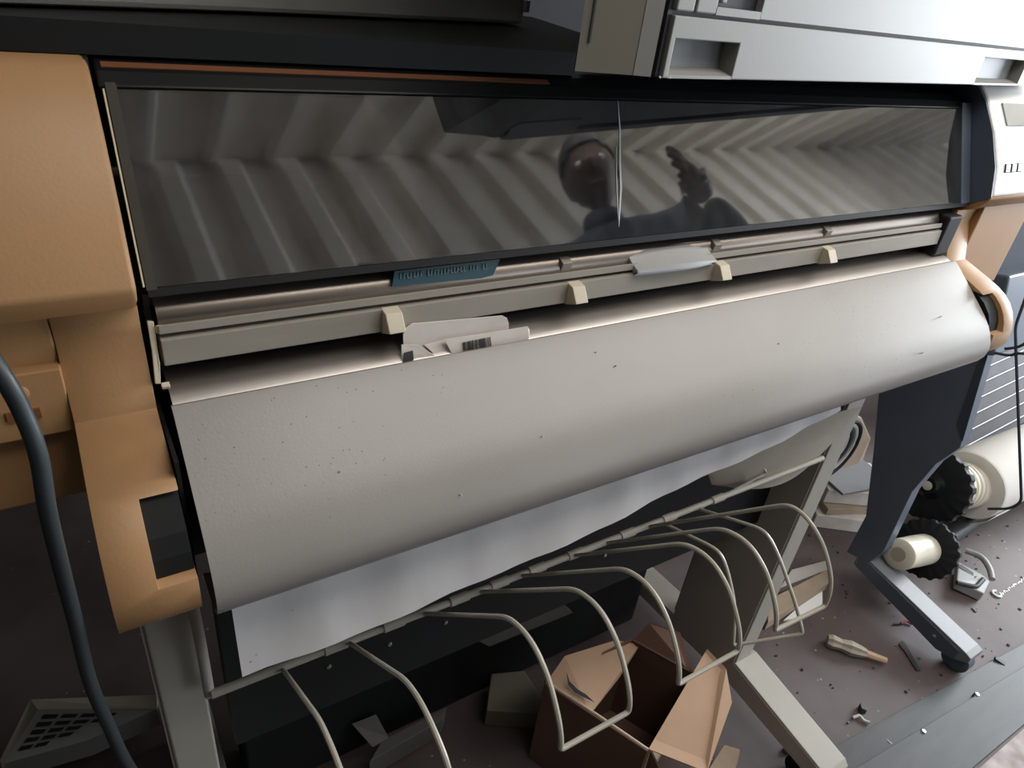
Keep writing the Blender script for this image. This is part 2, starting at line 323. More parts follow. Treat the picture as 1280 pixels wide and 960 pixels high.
# border of the lid
P('lid_border', slab(wq(0.0335, 0.0395, -0.03, 1.0, 0.0012), -wn * 0.006), 'smoked')
P('lid_border', slab(wq(1.035, 1.058, -0.07, 1.0, 0.0012), -wn * 0.006), 'navy', bevel=0.0008)
P('lid_seam', slab(wq(0.034, 1.056, 0.988, 1.035, 0.0005), -wn * 0.006), 'black')
P('lid_edge_strip', slab(wq(0.0318, 0.0328, 0.0, 0.98, 0.001), -wn * 0.004), 'beige_pale', label='thin cream strip')
lid = P('lid_top', prism(yz((0.95, -0.076), (0.545, -0.0745), (0.532, -0.0765), (0.519, -0.082), (0.5105, -0.0895), (0.515, -0.094), (0.60, -0.094), (0.95, -0.10)), 0.030, 1.059), 'blackgloss', bevel=0.0015)
obj('lid_trim', prism(yz((0.527, -0.0778), (0.522, -0.0800), (0.523, -0.0820), (0.528, -0.080)), 0.034, 0.37), 'brown', lid)
# scratches on the acrylic
bm = bmesh.new()
def scr(pts, wd):
    q = []
    n = len(pts)
    for i, (x, s) in enumerate(pts):
        ww = wd * math.sin(math.pi * (i + 0.3) / (n - 0.4)); q.append((x, s, max(ww, 0.0001)))
    L_ = [Vector((x - ww, 0, 0)) + T0 + wt * (WLn * s) + wn * 0.0004 for x, s, ww in q]; R_ = [Vector((x + ww, 0, 0)) + T0 + wt * (WLn * s) + wn * 0.0004 for x, s, ww in q]
    slab(L_ + R_[::-1], wn * 0.0002, bm)
scr([(0.4385, 0.0), (0.4385, 0.2), (0.4355, 0.45), (0.4345, 0.62), (0.4305, 0.80), (0.4285, 0.9)], 0.0011)
scr([(0.4325, 0.32), (0.430, 0.55), (0.429, 0.75), (0.4285, 0.85)], 0.0005)
obj('scratch', bm, 'scratch', win, label='white vertical scratch')
# inside of the machine seen through the window
P('interior_back', prism(yz((0.62, -0.10), (0.63, -0.10), (0.63, -0.30), (0.62, -0.30)), 0.03, 1.055), 'interior')
P('carriage_rod', tube([(0.03, 0.565, H - 0.155), (1.05, 0.565, H - 0.155)], 0.006, 14), 'metal', smooth=True)
P('carriage_rail', prism(yz((0.58, -0.165), (0.60, -0.165), (0.60, -0.185), (0.58, -0.185)), 0.03, 1.05), 'interior')
P('platen', prism(yz((0.62, -0.238), (0.485, -0.236), (0.485, -0.242), (0.62, -0.246)), 0.032, 1.055), 'strip')
P('ink_tube', tube(smoothpath([(0.165, 0.56, H - 0.175), (0.18, 0.53, H - 0.165), (0.187, 0.50, H - 0.185), (0.189, 0.498, H - 0.215)]), 0.0045), 'blackgloss', smooth=True)
# curved deflector, lip, clip rail, roller below the window
def ribbon(pts, x0, x1, th=0.0015, n=1):
    off = Vector((0, 0.3, -1)).normalized() * th
    return sheet([[(x0 + (x1 - x0) * j / n, y, z + H) for j in range(n + 1)] for y, z in pts], off)
dfl = [(0.482 - 0.020 * math.sin(a) , -0.2115 - 0.0175 * (1 - math.cos(a))) for a in [math.radians(k) for k in range(0, 91, 9)]]
P('deflector', ribbon(dfl, 0.037, XR - 0.002), 'darkmetal', smooth=True)
P('deflector_lip', prism(yz((0.4625, -0.2292), (0.455, -0.2262), (0.4545, -0.2325), (0.461, -0.2335)), 0.036, 1.0), 'strip', bevel=0.0006)
rail = P('clip_rail', prism(yz((0.4530, -0.2362), (0.452, -0.2551), (0.456, -0.2555), (0.475, -0.2555), (0.475, -0.2350)), 0.036, 1.0375), 'strip', bevel=0.0006)
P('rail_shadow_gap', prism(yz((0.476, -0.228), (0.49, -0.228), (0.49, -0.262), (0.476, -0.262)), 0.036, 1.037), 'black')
def clip(x, w_=0.014):
    bm = bmesh.new()
    pr = yz((0.456, -0.2355), (0.446, -0.2372), (0.437, -0.2500), (0.4545, -0.2575))
    prism(pr, x, x + w_, bm); return obj('paper_clip_tab', bm, 'beige_pale', rail, bevel=0.0007)
clips = []
for q in ((0.1877, 0.4520, 1.0115), (0.3668, 0.4520, 1.0149), (0.5571, 0.4520, 1.0175), (0.7382, 0.4520, 1.0206)):
    clips.append(clip(q[0] + 0.004))
for q in ((0.3667, 0.4620, 1.0293), (0.5621, 0.4620, 1.0316), (0.7499, 0.4620, 1.0346)):
    P('upper_tab', prism(yz((0.462, -0.2285), (0.4595, -0.2195), (0.468, -0.2160), (0.47, -0.2285)), q[0], q[0] + 0.011), 'strip', bevel=0.0005)
rol = [(0.490 - 0.0, -0.2715), (0.480, -0.2698), (0.470, -0.2700), (0.460, -0.2718), (0.450, -0.2748), (0.442, -0.2785), (0.436, -0.2830), (0.432, -0.289), (0.430, -0.297)]
P('drive_roller', ribbon(rol, 0.036, 1.0375), 'metal', smooth=True, label='long bright brushed metal roller cover')
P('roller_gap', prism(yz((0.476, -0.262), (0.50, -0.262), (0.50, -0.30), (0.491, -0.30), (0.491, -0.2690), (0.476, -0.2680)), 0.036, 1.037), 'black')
# grey latch handle
hx0, hx1 = 0.448, 0.555
rows = []
for i in range(13):
    t = i / 12; x = hx0 + (hx1 - hx0) * t; g = math.sin(math.pi * min(1, t * 1.25 + 0.12)) ** 0.5 if t < 0.7 else 1 - (t - 0.7) * 0.5
    g = (1 - abs(2 * t - 0.95) ** 2.4); g = max(g, 0.12)
    rows.append([(x, 0.4545, H - 0.2350 + 0.001), (x, 0.4435 + 0.004 * (1 - g), H - 0.2325 ), (x, 0.4440 + 0.004 * (1 - g), H - 0.2310 + 0.0035 * g), (x, 0.458, H - 0.2270 + 0.005 * g), (x, 0.466, H - 0.2215 + 0.004 * g)])
P('latch_handle', sheet(rows, (0, 0.004, -0.004)), 'handle', smooth=True, label='silver grey curved latch handle')
P('latch_recess', slab([(hx0 - 0.02, 0.470, H - 0.2265), (hx0, 0.467, H - 0.2195), (hx1 - 0.03, 0.466, H - 0.2155), (hx1, 0.466, H - 0.2165), (hx1 + 0.004, 0.470, H - 0.2260)], (0, 0.004, -0.003)), 'darkmetal')
P('shade_block', box((1.003, 0.4495, H - 0.272), (1.0375, 0.50, H - 0.2165)), 'black', bevel=0.003)  # added black block standing in for the shade over the rail ends
# small lever and hinge bits at the left end
lv = P('lever_arm', slab([(0.0308, 0.4620, 1.0246), (0.0346, 0.4620, 1.0240), (0.0333, 0.4520, 0.9973), (0.0315, 0.4480, 0.9843), (0.0282, 0.4480, 0.9850), (0.0301, 0.4550, 1.0055)], (0, 0.004, -0.001)), 'beige_pale', bevel=0.0004, label='narrow cream lever')
obj('lever_pin', lathe((0.0389, 0.4600, 1.0190), (-1, -0.4, 0.2), [(0, 0.0028), (0.004, 0.0028)], 16), 'beige_pale', lv, smooth=True)
P('lever_tip', obox((0.0340, 0.4450, 0.9842), (0.005, 0.004, 0.003), (0.5, 0, 0)), 'beige_pale', bevel=0.0004)
P('hinge_plate', slab([(0.0313, 0.4700, 1.0406), (0.0350, 0.4700, 1.0401), (0.0344, 0.4700, 1.0250), (0.0304, 0.4700, 1.0244)], (0, 0.003, 0)), 'black')
# big grey front cover
cov = [(0.436, -0.2785), (0.432, -0.277), (0.4265, -0.2805), (0.415, -0.290), (0.402, -0.3005), (0.390, -0.3105), (0.378, -0.3205), (0.367, -0.330), (0.3575, -0.340), (0.350, -0.350), (0.345, -0.360), (0.3425, -0.370), (0.344, -0.3815), (0.349, -0.3905), (0.358, -0.398), (0.370, -0.403), (0.385, -0.405), (0.40, -0.404)]
fc = P('front_cover', sheet([[(0.0345 + j / 40 * 1.0, y, z + H) for j in range(41)] for y, z in cov], (0, 0.0015, 0.0012)), 'grey', smooth=True, label='long curved grey metal front cover, speckled and scuffed')
bm = bmesh.new(); random.seed(31)
for x_, y_, z_, l_, d_ in ((0.86, 0.352, -0.3478, 0.010, 0.9), (0.93, 0.378, -0.3206, 0.008, 0.2), (0.40, 0.402, -0.3006, 0.006, 0.5), (0.215, 0.350, -0.350, 0.005, 0.7), (0.30, 0.3675, -0.3296, 0.004, 0.4), (0.62, 0.3900, -0.3106, 0.004, 1.0), (0.13, 0.378, -0.3206, 0.004, 0.3), (0.385, 0.415, -0.2901, 0.003, 0.1)):
    obox((x_, y_, z_ + H), (0.0012, l_, 0.0008), (-0.70, 0, d_ - 0.5), bm)
obj('scuff', bm, 'leg_side', fc, label='short dark scuffs', kind='stuff')
P('bracket_plate', box((XL + 0.001, 0.39, H - 0.40), (XL + 0.0035, 0.47, H - 0.29)), 'black')
P('core_body', box((0.032, 0.43, H - 0.41), (1.037, 0.62, H - 0.31)), 'black')
P('rear_body', box((0.03, 0.63, H - 0.42), (1.058, 0.95, H - 0.11)), 'black')
# stand
for x0, side in ((-0.012, 'l'), (0.950, 'r')):
    lg = P('leg', box((x0 + 0.001, 0.450, 0.11), (x0 + (0.0375 if x0 < 0 else 0.046), 0.62, H - 0.40)), 'leg', bevel=0.002)
    ys = 0.450
    obj('side_panel', box((x0 - 0.0015, 0.4535, 0.1), (x0 + 0.001, 0.615, H - 0.41)), 'leg_side', lg)
    ft = P('foot', prism([(0.90, 0.075), (0.62, 0.098), (0.45, 0.132), (0.225, 0.098), (0.215, 0.088), (0.215, 0.055), (0.45, 0.075), (0.62, 0.062), (0.90, 0.045)], x0, x0 + 0.062), 'leg', bevel=0.0015)
    obj('foot_side', prism([(0.88, 0.072), (0.62, 0.094), (0.45, 0.127), (0.23, 0.095), (0.23, 0.060), (0.45, 0.078), (0.62, 0.065), (0.88, 0.050)], x0 - 0.001, x0 + 0.001), 'leg_side', ft)
    for yy in (0.27, 0.84):
        cs = P('caster', lathe((x0 + 0.014, yy, 0.027), (1, 0, 0), [(0, 0.024), (0.003, 0.027), (0.012, 0.027), (0.014, 0.02), (0.020, 0.02), (0.022, 0.027), (0.031, 0.027), (0.034, 0.024)], 24), 'black', smooth=True)
        obj('caster_stem', tube([(x0 + 0.031, yy, 0.03), (x0 + 0.031, yy, 0.075)], 0.008), 'black', cs)
cb = P('cross_beam', box((0.05, 0.515, H - 0.80), (0.950, 0.545, H - 0.55)), 'black', bevel=0.002)
for q in ((0.1602, 0.5150, 0.5267), (0.2368, 0.5150, 0.5231), (0.3143, 0.5150, 0.5213), (0.5766, 0.5150, 0.5287)):
    obj('screw', lathe(q, (0, -1, 0), [(0, 0.003), (0.0015, 0.0028), (0.002, 0.0015)], 12), 'screw', cb, smooth=True)
P('dusty_strip', slab([(0.4285, 0.6200, 0.3090), (0.5887, 0.6200, 0.3287), (0.6486, 0.6200, 0.2547), (0.4702, 0.6200, 0.2630)], (0, 0.01, 0)), 'interior')

# white sheet of media hanging out below the cover, and the curl behind it
rows = []
K = 40
for i in range(9):
    v = i / 8; r = []
    for j in range(K + 1):
        u = j / K; x = 0.0485 + u * 0.755
        kb = 1.335 + (1.3125 - 1.335) * min(1, u / 0.34) if u < 0.34 else 1.3125 + (1.145 - 1.3125) * (u - 0.34) / 0.66
        y = 0.399 - 0.014 * v; zb = -kb * 0.385; zt = -0.414 + 0.004 * u
        yy = y + 0.0022 * math.sin(u * 19 + v * 2) * v + 0.001 * math.sin(u * 57)
        r.append((x + (0.0010 - 0.0045 * v * 0), yy, H + zt + (zb - zt) * v))
    rows.append(r)
md = tag(obj('media_sheet', sheet(rows, (0, 0.0004, 0)), 'paper', None, smooth=True), 'long white sheet of crumpled media hanging out under the grey cover', 'paper')
cur = []
top = [(0.5905, 0.4150, 0.7816), (0.7070, 0.4150, 0.7803), (0.7881, 0.4150, 0.7806), (0.9174, 0.4150, 0.7710)]
mid = [(0.6241, 0.4250, 0.7366), (0.7307, 0.4250, 0.7192), (0.8184, 0.4250, 0.7209), (0.9157, 0.4250, 0.7340)]
bot = [(0.6716, 0.4450, 0.6846), (0.7819, 0.4400, 0.6439), (0.8602, 0.4360, 0.6455), (0.9212, 0.4320, 0.7015)]
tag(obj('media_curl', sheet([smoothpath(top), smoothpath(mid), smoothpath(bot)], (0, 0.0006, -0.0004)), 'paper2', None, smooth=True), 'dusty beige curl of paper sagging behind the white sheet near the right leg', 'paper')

# wire media bin
WB = thing('wire_media_bin', 'cream wire catch bin of curved hoops hanging below the plotter', 'wire bin', (0.5, 0.43, H - 0.63))
bar_y, bar_z = 0.430, H - 0.578
bb = obj('top_bar', tube([(0.028, bar_y, bar_z), (0.90, bar_y, bar_z)], 0.0042, 12), 'wire', WB, smooth=True)
for x in (0.13, 0.19, 0.265, 0.315, 0.365, 0.42, 0.50, 0.57, 0.66): obj('collar', tube([(x, bar_y, bar_z), (x + 0.022, bar_y, bar_z)], 0.0055, 12), 'wire', bb, smooth=True)
obj('end_hook', tube(roundpath([(0.0261, 0.4350, 0.7871), (0.0269, 0.4350, 0.7399), (0.0269, 0.4350, 0.6661)]), 0.0046, 12), 'leg_side', WB, smooth=True)
prof = [(0.430, -0.580), (0.292, -0.437), (0.270, -0.429), (0.252, -0.430), (0.232, -0.441), (0.214, -0.463), (0.2065, -0.478), (0.205, -0.489)]
def hoop(xa, xb, pa=prof, pb=None, r=0.0022):
    pb = pb or pa
    A = roundpath([(xa, y, z + H) for y, z in pa], 0.018); B = roundpath([(xb, y, z + H) for y, z in pb], 0.018)
    return obj('hoop', tube(roundpath([A[0]] + smoothpath(A[1:-1], 2) + [A[-1]] + [B[-1]] + smoothpath(B[1:-1][::-1], 2) + [B[0]], 0.004, 3), r, 8), 'wire', WB, smooth=True)
p12 = [(0.430, -0.580), (0.308, -0.492), (0.285, -0.486), (0.262, -0.489), (0.235, -0.500), (0.215, -0.520), (0.208, -0.545)]
hoop(0.0900, 0.1545, [(0.430, -0.580), (0.317, -0.503), (0.292, -0.498), (0.271, -0.498), (0.240, -0.505), (0.220, -0.525), (0.210, -0.55)], [(0.430, -0.580), (0.304, -0.480), (0.276, -0.472), (0.250, -0.476), (0.230, -0.484), (0.215, -0.51), (0.208, -0.54)])
hoop(0.235, 0.3015)
hoop(0.3550, 0.4280)
hoop(0.4770, 0.5450, prof, [(0.430, -0.580), (0.275, -0.418), (0.262, -0.414), (0.245, -0.417), (0.225, -0.430), (0.208, -0.452), (0.202, -0.470), (0.201, -0.486)])
hoop(0.578, 0.638, [(0.430, -0.588), (0.352, -0.560), (0.338, -0.562), (0.322, -0.578), (0.300, -0.61), (0.285, -0.66)], [(0.430, -0.584), (0.338, -0.541), (0.322, -0.545), (0.300, -0.562), (0.262, -0.600), (0.243, -0.625)])
obj('support_wire', tube(roundpath([(0.6360, 0.4300, 0.6654), (0.7646, 0.4300, 0.6867), (0.7275, 0.4300, 0.7248)], 0.004), 0.0018, 8), 'wire', WB, smooth=True)

# small open carton lying in the trough above the cover
CT = thing('small_carton', 'small crushed white carton with a barcode wedged above the grey cover', 'box', (0.245, 0.45, 0.955))
obj('back_flap', slab([(0.2087, 0.4495, 0.9911), (0.2109, 0.4500, 0.9956), (0.2164, 0.4503, 0.9988), (0.3020, 0.4503, 0.9929), (0.3071, 0.4500, 0.9899), (0.3091, 0.4495, 0.9852), (0.3104, 0.4470, 0.9639), (0.2092, 0.4470, 0.9673)], (0, 0.0008, 0.0002)), 'carton', CT)
obj('front_panel', slab([(0.2431, 0.4430, 0.9841), (0.2769, 0.4435, 0.9825), (0.3255, 0.4430, 0.9825), (0.3268, 0.4395, 0.9648), (0.2518, 0.4395, 0.9653)], (0, 0.0006, 0)), 'carton', CT)
obj('side_panel', slab([(0.2063, 0.4465, 0.9837), (0.2211, 0.4450, 0.9818), (0.2371, 0.4405, 0.9684), (0.2043, 0.4405, 0.9658)], (0, 0.0006, 0)), 'carton', CT)
obj('folded_flap', slab([(0.2265, 0.4470, 0.9798), (0.2457, 0.4475, 0.9806), (0.2525, 0.4412, 0.9666), (0.2388, 0.4408, 0.9671)], (0, 0.0006, 0)), 'carton', CT)
obj('side_fold', slab([(0.3257, 0.4432, 0.9816), (0.3295, 0.4455, 0.9774), (0.3281, 0.4405, 0.9656), (0.3135, 0.4405, 0.9666)], (0, 0.0006, 0)), 'carton', CT)
obj('stamp', slab([(0.2069, 0.4428, 0.9782), (0.2148, 0.4432, 0.9787), (0.2143, 0.4400, 0.9716), (0.2053, 0.4400, 0.9711)], (0, -0.0004, 0)), 'ink', CT, label='black printed mark')
bm = bmesh.new(); x0q = Vector((0.2594, 0.4418, 0.9788)); x1q = Vector((0.2865, 0.4418, 0.9794)); dn = Vector((0.2605, 0.4392, 0.9677)) - x0q
t = 0.0; random.seed(3)
while t < 0.98:
    wdt = random.choice((0.012, 0.02, 0.035)); a = x0q.lerp(x1q, t); b = x0q.lerp(x1q, min(1, t + wdt))
    slab([a, b, b + dn, a + dn], (0, -0.0003, 0.0), bm); t += wdt + random.choice((0.014, 0.022, 0.03))
bc = obj('barcode', bm, 'ink', CT, label='black barcode bars'); 
# painted blue reflection of the carton on the deflector, with strokes for its lettering
ST = P('painted_reflection', slab([(0.2058, 0.4635, 1.0399), (0.3016, 0.4635, 1.0400), (0.2942, 0.4605, 1.0275), (0.2819, 0.4605, 1.0261), (0.2028, 0.4605, 1.0288)], (0, -0.0004, 0.0002)), 'blue', label='painted blue reflection of the carton with mirrored lettering')
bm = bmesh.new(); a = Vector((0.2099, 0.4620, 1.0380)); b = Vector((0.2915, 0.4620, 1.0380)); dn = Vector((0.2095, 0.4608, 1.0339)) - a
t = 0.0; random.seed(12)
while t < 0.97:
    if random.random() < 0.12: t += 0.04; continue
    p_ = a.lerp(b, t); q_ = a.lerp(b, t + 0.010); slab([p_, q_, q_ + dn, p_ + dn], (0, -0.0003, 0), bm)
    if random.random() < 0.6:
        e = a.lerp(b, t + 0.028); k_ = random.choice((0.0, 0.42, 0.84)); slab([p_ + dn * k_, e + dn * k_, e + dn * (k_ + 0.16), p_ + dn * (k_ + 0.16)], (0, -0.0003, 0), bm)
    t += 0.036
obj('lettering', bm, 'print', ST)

# ================= copier standing on the plotter, upper right
zc = H - 0.055
e1 = Vector((math.cos(math.radians(6.6)), math.sin(math.radians(6.6)), 0)); f0 = Vector((0.379, 0.402, zc)); inn = Vector((-e1.y, e1.x, 0))
CO = thing('office_copier', 'grey office copier perched on top of the plotter at upper right', 'copier', (0.8, 0.62, zc))
def cpt(u, d, z): return f0 + e1 * u + inn * d + Vector((0, 0, z))
def cbox(u0, u1, d0, d1, z0, z1, name, m, par=CO, bevel=0.0, **k):
    bm = bmesh.new(); vv = [bm.verts.new(cpt(u, d, z)) for u in (u0, u1) for d in (d0, d1) for z in (z0, z1)]
    for f in ((0, 1, 3, 2), (4, 6, 7, 5), (0, 4, 5, 1), (2, 3, 7, 6), (0, 2, 6, 4), (1, 5, 7, 3)): bm.faces.new([vv[i] for i in f])
    return obj(name, bm, m, par, bevel=bevel, **k)
obj('body', slab([cpt(0.0, 0.012, 0.001), cpt(0.80, 0.012, 0.001), cpt(0.80, 0.42, 0.001), Vector((0.68, 0.84, zc + 0.001))], (0, 0, 0.35)), 'copier_recess', CO)
sp = obj('side_post', slab([Vector((0.313, 0.414, zc)), Vector((0.362, 0.408, zc)), Vector((0.374, 0.4045, zc)), Vector((0.376, 0.408, zc)), Vector((0.52, 0.62, zc)), Vector((0.49, 0.63, zc))], (0, 0, 0.35)), 'copier_olive', CO, label='corner post, its shade put into an olive grey colour')
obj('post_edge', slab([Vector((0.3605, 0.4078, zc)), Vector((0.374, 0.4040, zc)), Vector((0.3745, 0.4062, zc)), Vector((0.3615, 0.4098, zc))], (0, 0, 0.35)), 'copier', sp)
obj('side_slit', slab([Vector((0.3195, 0.4128, zc + 0.018)), Vector((0.3210, 0.4126, zc + 0.018)), Vector((0.3210, 0.4126, zc + 0.050)), Vector((0.3195, 0.4128, zc + 0.050))], (0, -0.0006, 0)), 'gap', sp)
cbox(0.0, 0.80, 0.004, 0.012, 0.040, 0.35, 'seam', 'gap')
cbox(-0.001, 0.0035, 0.002, 0.012, 0.001, 0.35, 'seam', 'gap')
# lower drawer with two grip recesses: built from bars around the openings
zt = 0.0405
dr = cbox(0.003, 0.80, -0.002, 0.006, 0.0, zt, 'lower_drawer', 'copier', label='lower paper drawer with two grip recesses')
RC = ((0.0085, 0.0860, 0.0260), (0.5730, 0.7170, 0.0300))
cutters = [cbox(u0, u1, -0.02, 0.03, -0.01, zh, 'cutter', 'copier') for (u0, u1, zh) in RC]
for c_ in cutters:
    md_ = dr.modifiers.new('b', 'BOOLEAN'); md_.operation = 'DIFFERENCE'; md_.object = c_; md_.solver = 'EXACT'
bv = dr.modifiers.new('v', 'BEVEL'); bv.width = 0.0008; bv.segments = 2; bv.limit_method = 'ANGLE'
bpy.context.view_layer.update()
me = bpy.data.meshes.new_from_object(dr.evaluated_get(bpy.context.evaluated_depsgraph_get())); dr.modifiers.clear(); dr.data = me
for c_ in cutters: bpy.data.objects.remove(c_)
for (u0, u1, zh) in RC:
    cbox(u0 - 0.001, u1 + 0.001, 0.022, 0.024, 0.0, zh + 0.002, 'recess_back', 'copier_recess', dr)
    cbox(u0 - 0.001, u1 + 0.001, 0.005, 0.024, zh, zh + 0.002, 'recess_top', 'copier_recess', dr)
    vv = [cpt(u0, -0.0018, 0.0), cpt(u0, -0.0018, 0.0022), cpt(u0, 0.0222, 0.0085), cpt(u0, 0.0222, 0.0)]
    obj('recess_floor', slab(vv, e1 * (u1 - u0)), 'copier', dr)
    cbox(u0 - 0.0012, u0, 0.005, 0.023, 0.0, zh, 'recess_side', 'copier', dr)
    cbox(u1, u1 + 0.0012, 0.005, 0.023, 0.0, zh, 'recess_side', 'copier', dr)
cbox(0.003, 0.022, -0.002, 0.008, zt + 0.0028, 0.35, 'corner_panel', 'copier', bevel=0.0012)
ud = cbox(0.0245, 0.0475, -0.002, 0.008, zt + 0.0028, 0.35, 'upper_door', 'copier', bevel=0.0012, label='upper front door')
cbox(0.0475, 0.1030, -0.002, 0.008, zt + 0.0028, zt + 0.0080, 'door_face', 'copier', ud)
cbox(0.1030, 0.80, -0.002, 0.008, zt + 0.0028, 0.35, 'door_face', 'copier', ud, bevel=0.0006)
cbox(0.0475, 0.1030, 0.006, 0.009, zt + 0.0080, 0.20, 'grip_back', 'copier_recess', ud)
cbox(0.0530, 0.0585, -0.001, 0.006, zt + 0.0105, 0.20, 'grip_bar', 'copier', ud, bevel=0.001)
for u in (0.001, 0.012): obj('rubber_dot', lathe(cpt(u, -0.001, 0.0005), (0, -1, 0), [(0, 0.0009), (0.001, 0.0006)], 10), 'white', CO)

# ================= pale case on the plotter, upper left
CS = thing('pale_case', 'long pale grey case lying on the plotter at upper left', 'case', (0.0, 0.70, H - 0.058))
q = [Vector((-0.30, 0.4625, 0)), Vector((-0.011, 0.564, 0)), Vector((0.158, 0.640, 0)), Vector((0.478, 0.754, 0)), Vector((0.491, 0.762, 0)), Vector((0.46, 0.94, 0)), Vector((-0.30, 0.94, 0))]
q = [Vector((v.x, v.y, H - 0.054)) for v in q]
obj('shell', slab(q, (0, 0, 0.16)), 'copier', CS, bevel=0.004)
obj('corner_catch', obox((0.489, 0.758, H - 0.035), (0.008, 0.008, 0.012), (0, 0, 0.3)), 'copier', CS, bevel=0.001)

tag(obj('black_foam_slab', slab([(-0.34, 0.525, H - 0.0745), (0.40, 0.532, H - 0.0745), (0.56, 0.74, H - 0.0745), (0.62, 0.94, H - 0.0745), (-0.34, 0.94, H - 0.0745)], (0, 0, 0.0185)), 'black', None), 'black slab on top of the plotter under the pale case', 'slab')

# ================= neighbour plotter on the right: dark leg, body, silver foot with caster
NB = thing('dark_plotter', 'blue black plotter standing behind at the right, on a silver foot', 'plotter', (1.6, 0.6, 0))
def Nn(name, bm, m, **k): return obj(name, bm, m, NB, **k)
Nn('leg', slab([(1.5000, 0.6705, 0.5550), (1.5000, 0.5110, 0.7731), (1.5000, 0.4569, 0.4982), (1.5000, 0.4825, 0.4370), (1.5000, 0.4982, 0.3455), (1.5000, 0.4917, 0.1640), (1.5000, 0.5096, 0.1098), (1.5000, 0.5657, 0.0966), (1.5000, 0.5634, 0.2191), (1.5000, 0.6150, 0.3887)], (0.035, 0, 0)), 'navy', bevel=0.002, label='broad blue black side leg')
Nn('leg_face', slab([(1.4980, 0.5024, 0.6786), (1.4980, 0.4998, 0.7348), (1.4980, 0.4582, 0.5146), (1.4980, 0.4834, 0.5432)], (0.002, 0, 0)), 'bluegrey')
Nn('body', slab([(1.5000, 0.6705, 0.5550), (1.5000, 0.4865, 0.7143), (1.5000, 0.6181, 0.9782), (1.5000, 0.7360, 0.9584)], (0.7, 0, 0)), 'bluegrey', bevel=0.004)
Nn('lower_body', slab([(1.4900, 0.6559, 0.6272), (1.4900, 0.4799, 0.7106), (1.4900, 0.5225, 0.8622), (1.4900, 0.6420, 0.8394)], (0.65, 0, 0)), 'navy', bevel=0.004)
ft = Nn('foot', prism([(0.54, 0.124), (0.513, 0.118), (0.250, 0.075), (0.236, 0.070), (0.236, 0.055), (0.262, 0.040), (0.30, 0.030), (0.54, 0.078)], 1.502, 1.556), 'foot', bevel=0.0015, label='silver grey foot')
obj('foot_side', prism([(0.535, 0.118), (0.513, 0.113), (0.262, 0.069), (0.262, 0.042), (0.30, 0.033), (0.53, 0.080)], 1.499, 1.5025), 'navy', ft)
obj('foot_screw', lathe((1.4990, 0.3150, 0.0604), (-1, 0, 0), [(0, 0.004), (0.001, 0.003)], 12), 'screw', ft)
cs = Nn('caster', lathe((1.512, 0.262, 0.030), (1, 0, 0), [(0, 0.022), (0.004, 0.030), (0.030, 0.030), (0.034, 0.022)], 24), 'navy', smooth=True)

# ================= spindles with toothed hubs on the right
def gear(p, ax, R, name_m='black', th=0.022):
    return lathe(p, ax, [(0, R * 0.55), (0.004, R * 0.96), (0.006, R), (th - 0.004, R), (th, R * 0.95), (th + 0.001, R * 0.4)], 96, wob=lambda k: 1 + 0.028 * (1 if math.sin(k / 96 * 2 * math.pi * 18) > 0 else -1))
# short core resting on the silver foot
c0 = Vector((1.5415, 0.4736, 0.1550)); g0 = c0 + Vector((0.170, 0.0, -0.052)); ax = (g0 - c0).normalized(); Ln = (g0 - c0).length
SP = thing('core_spindle', 'short ivory paper core with black toothed hub resting on the silver foot', 'spindle', (g0.x, g0.y, 0.0))
obj('core', lathe(c0, ax, [(0, 0.017), (0.001, 0.034), (0.004, 0.0375), (Ln * 0.45, 0.0375), (Ln * 0.46, 0.0385), (Ln, 0.0385)], 40), 'core', SP, smooth=True)
obj('core_hole', lathe(c0 - ax * 0.0012, ax, [(0, 0.017), (0.002, 0.017)], 28), 'corehole', SP)
obj('hub', gear(g0 - ax * 0.02, ax, 0.076), 'black', SP, smooth=True)
# big spindle and roll
g1 = Vector((1.8198, 0.5722, 0.2000)); r1 = g1 + Vector((0.20, -0.02, -0.05)); r2 = r1 + Vector((0.9, -0.03, 0.0))
ax = (r1 - g1).normalized(); axr = (r2 - r1).normalized()
SB = thing('roll_spindle', 'black toothed hub on a threaded white spindle in front of the paper roll', 'spindle', (g1.x, g1.y, g1.z - 0.1))
obj('hub', gear(g1, ax, 0.098, th=0.03), 'black', SB, smooth=True)
obj('hub_centre', lathe(g1 - ax * 0.016, ax, [(0, 0.012), (0.0, 0.022), (0.010, 0.026), (0.02, 0.045)], 32), 'blackgloss', SB, smooth=True)
obj('axle_end', lathe(g1 - ax * 0.018, ax, [(0, 0.0), (0.001, 0.012), (0.004, 0.013)], 20), 'core', SB, smooth=True)
pr = [(0.03, 0.058)]
d = 0.05
while d < (r1 - g1).length - 0.02: pr += [(d, 0.066), (d + 0.01, 0.066), (d + 0.012, 0.062), (d + 0.02, 0.062)]; d += 0.024
pr += [((r1 - g1).length + 0.02, 0.064)]
obj('threaded_sleeve', lathe(g1, ax, pr, 40), 'core', SB, smooth=True)
RL = thing('paper_roll', 'thick white paper roll lying at the right edge behind the toothed hub', 'paper roll', (r1.x, r1.y, 0.0))
obj('roll', lathe(r1, axr, [(0.0, 0.070), (0.0, 0.096), (0.005, 0.100), (0.9, 0.100), (0.9, 0.07)], 56), 'roll', RL, smooth=True)
tb = tag(obj('steel_tube', tube([(1.9351, 0.5040, 0.0240), (2.5719, 0.5396, 0.0240)], 0.022, 20), 'channel', None, smooth=True), 'dark steel tube on the floor under the paper roll', 'tube')
